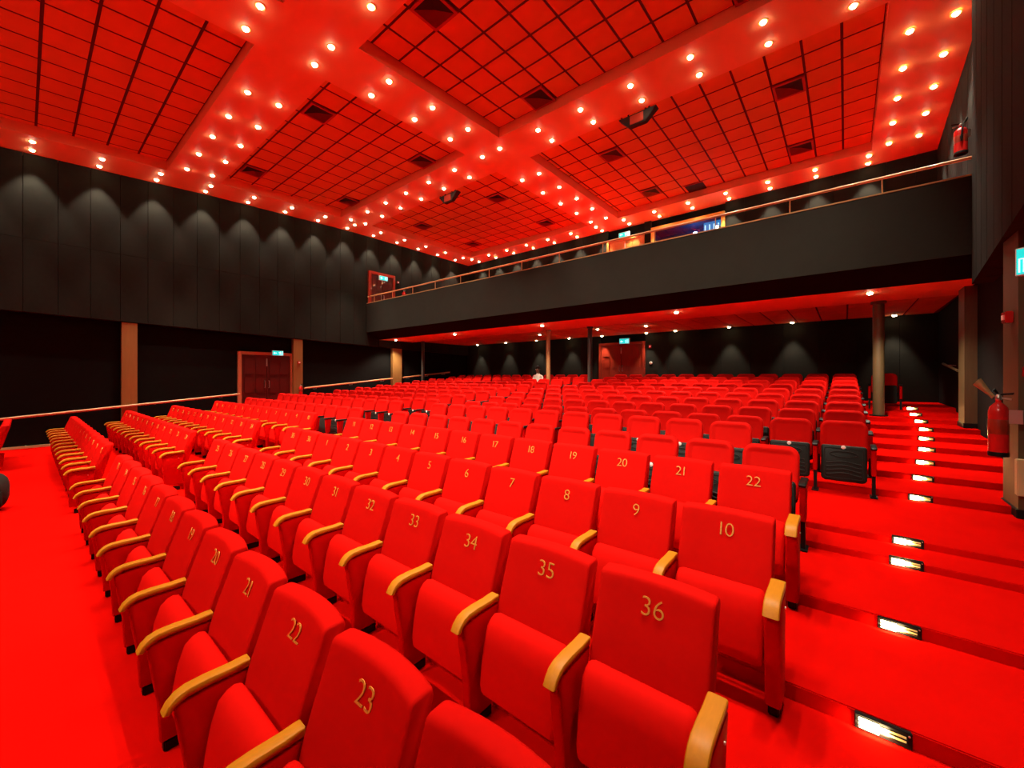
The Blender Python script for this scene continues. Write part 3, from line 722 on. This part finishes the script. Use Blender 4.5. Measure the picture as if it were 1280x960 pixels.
for r in (1, 2, 3, 4):
    y, z = AROWS[r]
    for k, n in enumerate(nums[r]):
        x = ARIGHT[r] - PIT * k
        if r == 1: x += PIT             # seat 24 stands right of seat 23
        seat_a(x, y, z, n, f'red seat numbered {n}, {ORD[k]} from the right in the {RW[r]} row, centre block', f'numbered seats of the {RW[r]} centre row', last=(k == 0))
    for k, n in enumerate(lnums[r]):
        x = -8.38 - PIT * k
        seat_a(x, y, z, n, f'red high-back seat in the {RW[r]} row of the left block, {ORD[k]} from its aisle', f'numbered seats of the {RW[r]} left row', last=(k == 0), broad=True)
for k in range(4):
    seat_a(-13.1 - PIT * k, -0.28, 0.0, None, f'red seat in the short row by the stage at far left, {ORD[k]} from its right', 'short row of seats by the stage', last=(k == 0), broad=True)

# ------------------------------------------------------------------ rounded velvet seats (rear rows)
def outline(hw, z0, z1, rt, rb, n=6):
    p = []
    for cx, cz, r, a0 in ((hw - rt, z1 - rt, rt, 0), (-hw + rt, z1 - rt, rt, 90), (-hw + rb, z0 + rb, rb, 180), (hw - rb, z0 + rb, rb, 270)):
        for i in range(n):
            a = R(a0 + 90 * i / (n - 1)); p.append((cx + r * math.cos(a), cz + r * math.sin(a)))
    return p
def slab(name, ol, layers, lean, crown=0.0, bow=0.0):
    """layers: (y, inset); lean(z)->y shift; crown raises the rounded top arc"""
    bm = bmesh.new(); rings = []
    for y, ins in layers:
        p = offset_poly(ol, ins) if ins else ol
        rings.append([bm.verts.new((x, y + lean(z) + bow * x * x, z - crown * x * x)) for x, z in p])
    n = len(ol)
    for a, b in zip(rings, rings[1:]):
        for i in range(n): bm.faces.new((a[i], a[(i + 1) % n], b[(i + 1) % n], b[i]))
    bm.faces.new(rings[0]); bm.faces.new(rings[-1])
    return finish(bm, name, 55)
lean = lambda z: (z - .865) * 0.24
OL = outline(.234, .40, .868, .085, .05)
B_BACK = slab('backrest', OL, [(-.004, .085), (-.004, .06), (-.016, .038), (-.016, .022), (-.008, .008), (.006, 0), (.05, 0), (.065, .012), (.07, .03)], lean, 0.30, -0.35)
B_BACK.materials.append(M['velvet'])
B_BSHELL = slab('back_shell', outline(.225, .36, .84, .08, .04), [(.071, .0), (.085, .006), (.09, .02)], lean, 0.30, -0.35); B_BSHELL.materials.append(M['black'])
leanS = lambda z: (z - .35) * 0.10
B_CUSH = slab('seat', outline(.205, .17, .565, .05, .05), [(-.198, .012), (-.19, 0), (-.135, 0), (-.12, .03)], leanS); B_CUSH.materials.append(M['velvet'])
B_SHELL = slab('seat_shell', outline(.218, .145, .575, .03, .05), [(-.226, .014), (-.220, .004), (-.214, 0), (-.1985, 0)], leanS); B_SHELL.materials.append(M['shell'])
def ring_mesh(name, ol, w, y0, y1):
    bm = bmesh.new(); i2 = offset_poly(ol, w); n = len(ol)
    L = [[bm.verts.new((x, y + leanS(z), z)) for x, z in p] for p, y in ((ol, y1), (ol, y0), (i2, y0), (i2, y1))]
    for a, b in zip(L, L[1:] + L[:1]):
        for i in range(n): bm.faces.new((a[i], a[(i + 1) % n], b[(i + 1) % n], b[i]))
    return finish(bm, name, 40)
B_RIM = ring_mesh('raised_rim', outline(.190, .175, .548, .025, .03), .012, -.233, -.2255); B_RIM.materials.append(M['shell'])
B_OVAL = ring_mesh('oval_emboss', [(.14 * math.cos(a * math.pi / 12), .47 + .042 * math.sin(a * math.pi / 12)) for a in range(24)], .014, -.236, -.2255); B_OVAL.materials.append(M['shell'])
bw = bmesh.new(); 
pts = [(-.165 + .33 * i / 16, 0.012 * math.cos(math.pi * 2 * i / 16)) for i in range(17)]
add_tube(bw, [(x, -.2275, -z) for x, z in pts], .009, 6)
B_WAVE = finish(bw, 'wave_rib', 50); B_WAVE.materials.append(M['shell'])
B_DISC = lathe('number_disc', [(.024, 0), (.024, .005), (.019, .008)], 12); B_DISC.materials.append(M['white'])
B_ARM = extruded('armrest', [(-.05, .575), (-.05, .602), (-.20, .605), (-.32, .60), (-.345, .585), (-.335, .565), (-.20, .572)], 0.027, 1, 0.008); B_ARM.materials.append(M['black'])
B_STD = extruded('side_panel', [(-.315, .572), (-.30, .26), (-.14, .26), (-.06, .45), (-.05, .572)], 0.022, 1, 0.008); B_STD.materials.append(M['side'])
bp_ = bmesh.new(); add_box(bp_, -.016, .016, -.27, -.19, .012, .27)
B_POST = finish(bp_, 'leg'); B_POST.materials.append(M['black'])
B_FOOT = box('foot', -.035, .035, -.31, -.14, 0, .014, 0.003); B_FOOT.materials.append(M['black'])
def seat_b(x, y, z, label, group, full, last=False, down=False):
    t = thing('rounded_seat', label, 'seat', (x, y, z), 0, group)
    new_obj('backrest', B_BACK, None, t)
    cu = new_obj('seat', B_CUSH, None, t)
    sh = new_obj('seat_shell', B_SHELL, None, t)
    if down:
        for q in (cu, sh):
            q.rotation_euler = (R(82), 0, 0)
            pv = Vector((0, -.14, .20)); q.location = pv + Vector((0, 0, .2)) - Matrix.Rotation(R(82), 3, 'X') @ pv
    if full:
        new_obj('back_shell', B_BSHELL, None, t)
        new_obj('raised_rim', B_RIM, None, sh); new_obj('oval_emboss', B_OVAL, None, sh)
        for q in range(4): new_obj('wave_rib', B_WAVE, None, sh, (0, 0.10 * (.235 + .046 * q - .35), .235 + .046 * q))
        new_obj('number_disc', B_DISC, None, sh, (0, -.208, .556), (R(90), 0, 0))
    for sx in [-PIT / 2] + ([PIT / 2] if last else []):
        new_obj('armrest', B_ARM, None, t, (sx, 0, 0)); new_obj('side_panel', B_STD, None, t, (sx, 0, 0))
        new_obj('leg', B_POST, None, t, (sx, 0, 0))
        if full: new_obj('foot', B_FOOT, None, t, (sx, 0, 0))
    return t
BROWS = [(4.65, -1.530, -.566, 12, -8.22), (5.60, -1.420, -1.10, 11, -8.14)]
for k in range(9):
    BROWS.append((6.60 + .84 * k, -1.42 + .08 * k, -.02, 13 if k < 5 else 12, -7.25 if k == 7 else -8.20 + .085 * (.95 + .84 * k + 1)))
for r, (y, z, xr_, n, xl_) in enumerate(BROWS):
    nm = ORD[r]
    for k in range(n):
        seat_b(xr_ - PIT * k, y, Z(z), f'red rounded velvet seat, {nm} rounded row, centre block, {ORD[k]} from the right aisle', f'{nm} row of rounded seats in the centre block', r <= 3 and k < 4, k == 0)
    for k in range(13):
        seat_b(xl_ - PIT * k, y, Z(z), f'red rounded velvet seat, {nm} rounded row, left block, {ORD[k]} from the inner aisle', f'{nm} row of rounded seats in the left block', r <= 4 and k < 2, k == 0, r == 9 and k == 3)
seat_b(0.72, 13.32, Z(-0.78), 'single dark rounded seat behind the thick post by the right aisle', 'single seat by the post', False, True)

# ------------------------------------------------------------------ seated person far back
def person(loc):
    t = thing('person', 'person with dark hair in a white shirt seated beside the bronze post', 'person', loc)
    V = [(0, -.16, .47), (0, -.14, .62), (0, -.13, .82), (0, -.14, .97), (0, -.15, 1.05), (0, -.165, 1.13), (0, -.17, 1.22)]
    E_ = [(0, 1), (1, 2), (2, 3), (3, 4), (4, 5), (5, 6)]
    Rr = [.14, .125, .14, .075, .052, .075, .07]
    def chain(start, pts, rads):
        p = start
        for q, r in zip(pts, rads):
            V.append(q); Rr.append(r); E_.append((p, len(V) - 1)); p = len(V) - 1
    for s in (-1, 1):
        chain(2, [(s * .10, -.13, .93), (s * .17, -.135, .93), (s * .21, -.18, .76), (s * .19, -.30, .66), (s * .13, -.44, .60), (s * .11, -.50, .59)], [.08, .055, .045, .038, .03, .028])
        chain(0, [(s * .10, -.20, .47), (s * .11, -.40, .49), (s * .12, -.56, .49), (s * .12, -.60, .30), (s * .12, -.60, .08), (s * .12, -.68, .04), (s * .12, -.74, .035)], [.09, .08, .06, .055, .04, .035, .025])
    me = bpy.data.meshes.new('body'); me.from_pydata(V, E_, []); me.update()
    o = new_obj('body', me, None, t)
    o.modifiers.new('skin', 'SKIN')
    for i, v in enumerate(me.skin_vertices[0].data):
        v.radius = (Rr[i], Rr[i]); v.use_root = (i == 0)
    sub = o.modifiers.new('sub', 'SUBSURF'); sub.levels = 2; sub.render_levels = 2
    dg = bpy.context.evaluated_depsgraph_get()
    ev = o.evaluated_get(dg); m2 = bpy.data.meshes.new_from_object(ev); o.modifiers.clear(); o.data = m2
    m2.materials.clear()
    for k in ('skin', 'shirt', 'trousers'): m2.materials.append(M[k])
    for p in m2.polygons:
        c = p.center
        p.material_index = 0 if c.z > 1.02 or (c.y < -.42 and c.z > .55 and abs(c.x) < .16) else (1 if c.z > .58 else 2)
        p.use_smooth = True
    bm = bmesh.new(); bmesh.ops.create_uvsphere(bm, u_segments=16, v_segments=10, radius=.095)
    for v in bm.verts:
        v.co.z *= 1.1; 
        if v.co.y < -.02 and v.co.z < .03: v.co.y = -.02 + (v.co.y + .02) * .2
    new_obj('hair', finish(bm, 'hair', 60), M['hair'], t, (0, -.155, 1.225))
    for s in (-1, 1):
        bm = bmesh.new(); bmesh.ops.create_uvsphere(bm, u_segments=8, v_segments=6, radius=.018)
        new_obj('ear', finish(bm, 'ear', 60), M['skin'], t, (s * .092, -.16, 1.17))
        bm = bmesh.new(); bmesh.ops.create_uvsphere(bm, u_segments=8, v_segments=6, radius=.011)
        new_obj('eye', finish(bm, 'eye', 60), M['white'], t, (s * .032, -.245, 1.18))
    nz = bmesh.new(); add_tube(nz, [(0, -.235, 1.185), (0, -.268, 1.145), (0, -.235, 1.14)], [.01, .016, .008], 6)
    new_obj('nose', finish(nz, 'nose', 60), M['skin'], t)
    new_obj('mouth', box('mouth', -.025, .025, -.243, -.225, 1.105, 1.115, 0.003), M['doorred'], t)
person((-8.9, 12.48 - 0.02, Z(-0.86) - 0.04))

# ------------------------------------------------------------------ bag at the far left
t = thing('shoulder_bag', 'dark mottled bag on the red floor at the far left edge', 'bag', (-9.1, -0.27, 0))
bm = bmesh.new(); bmesh.ops.create_uvsphere(bm, u_segments=20, v_segments=14, radius=1)
for v in bm.verts:
    c = v.co; f = 1 + .06 * math.sin(7 * c.x + 3 * c.z) + .04 * math.sin(11 * c.y)
    v.co = Vector((c.x * .20 * f, c.y * .16 * f, .27 + c.z * .27))
new_obj('body', finish(bm, 'body', 60), M['bag'], t)
new_obj('strap', tube('strap', [(-.10, .02, .48), (-.08, .02, .58), (0, .02, .62), (.08, .02, .58), (.10, .02, .48)], .014, 8), M['black'], t)
new_obj('pocket', box('pocket', .12, .215, -.09, .09, .08, .30, 0.02), M['bag'], t)
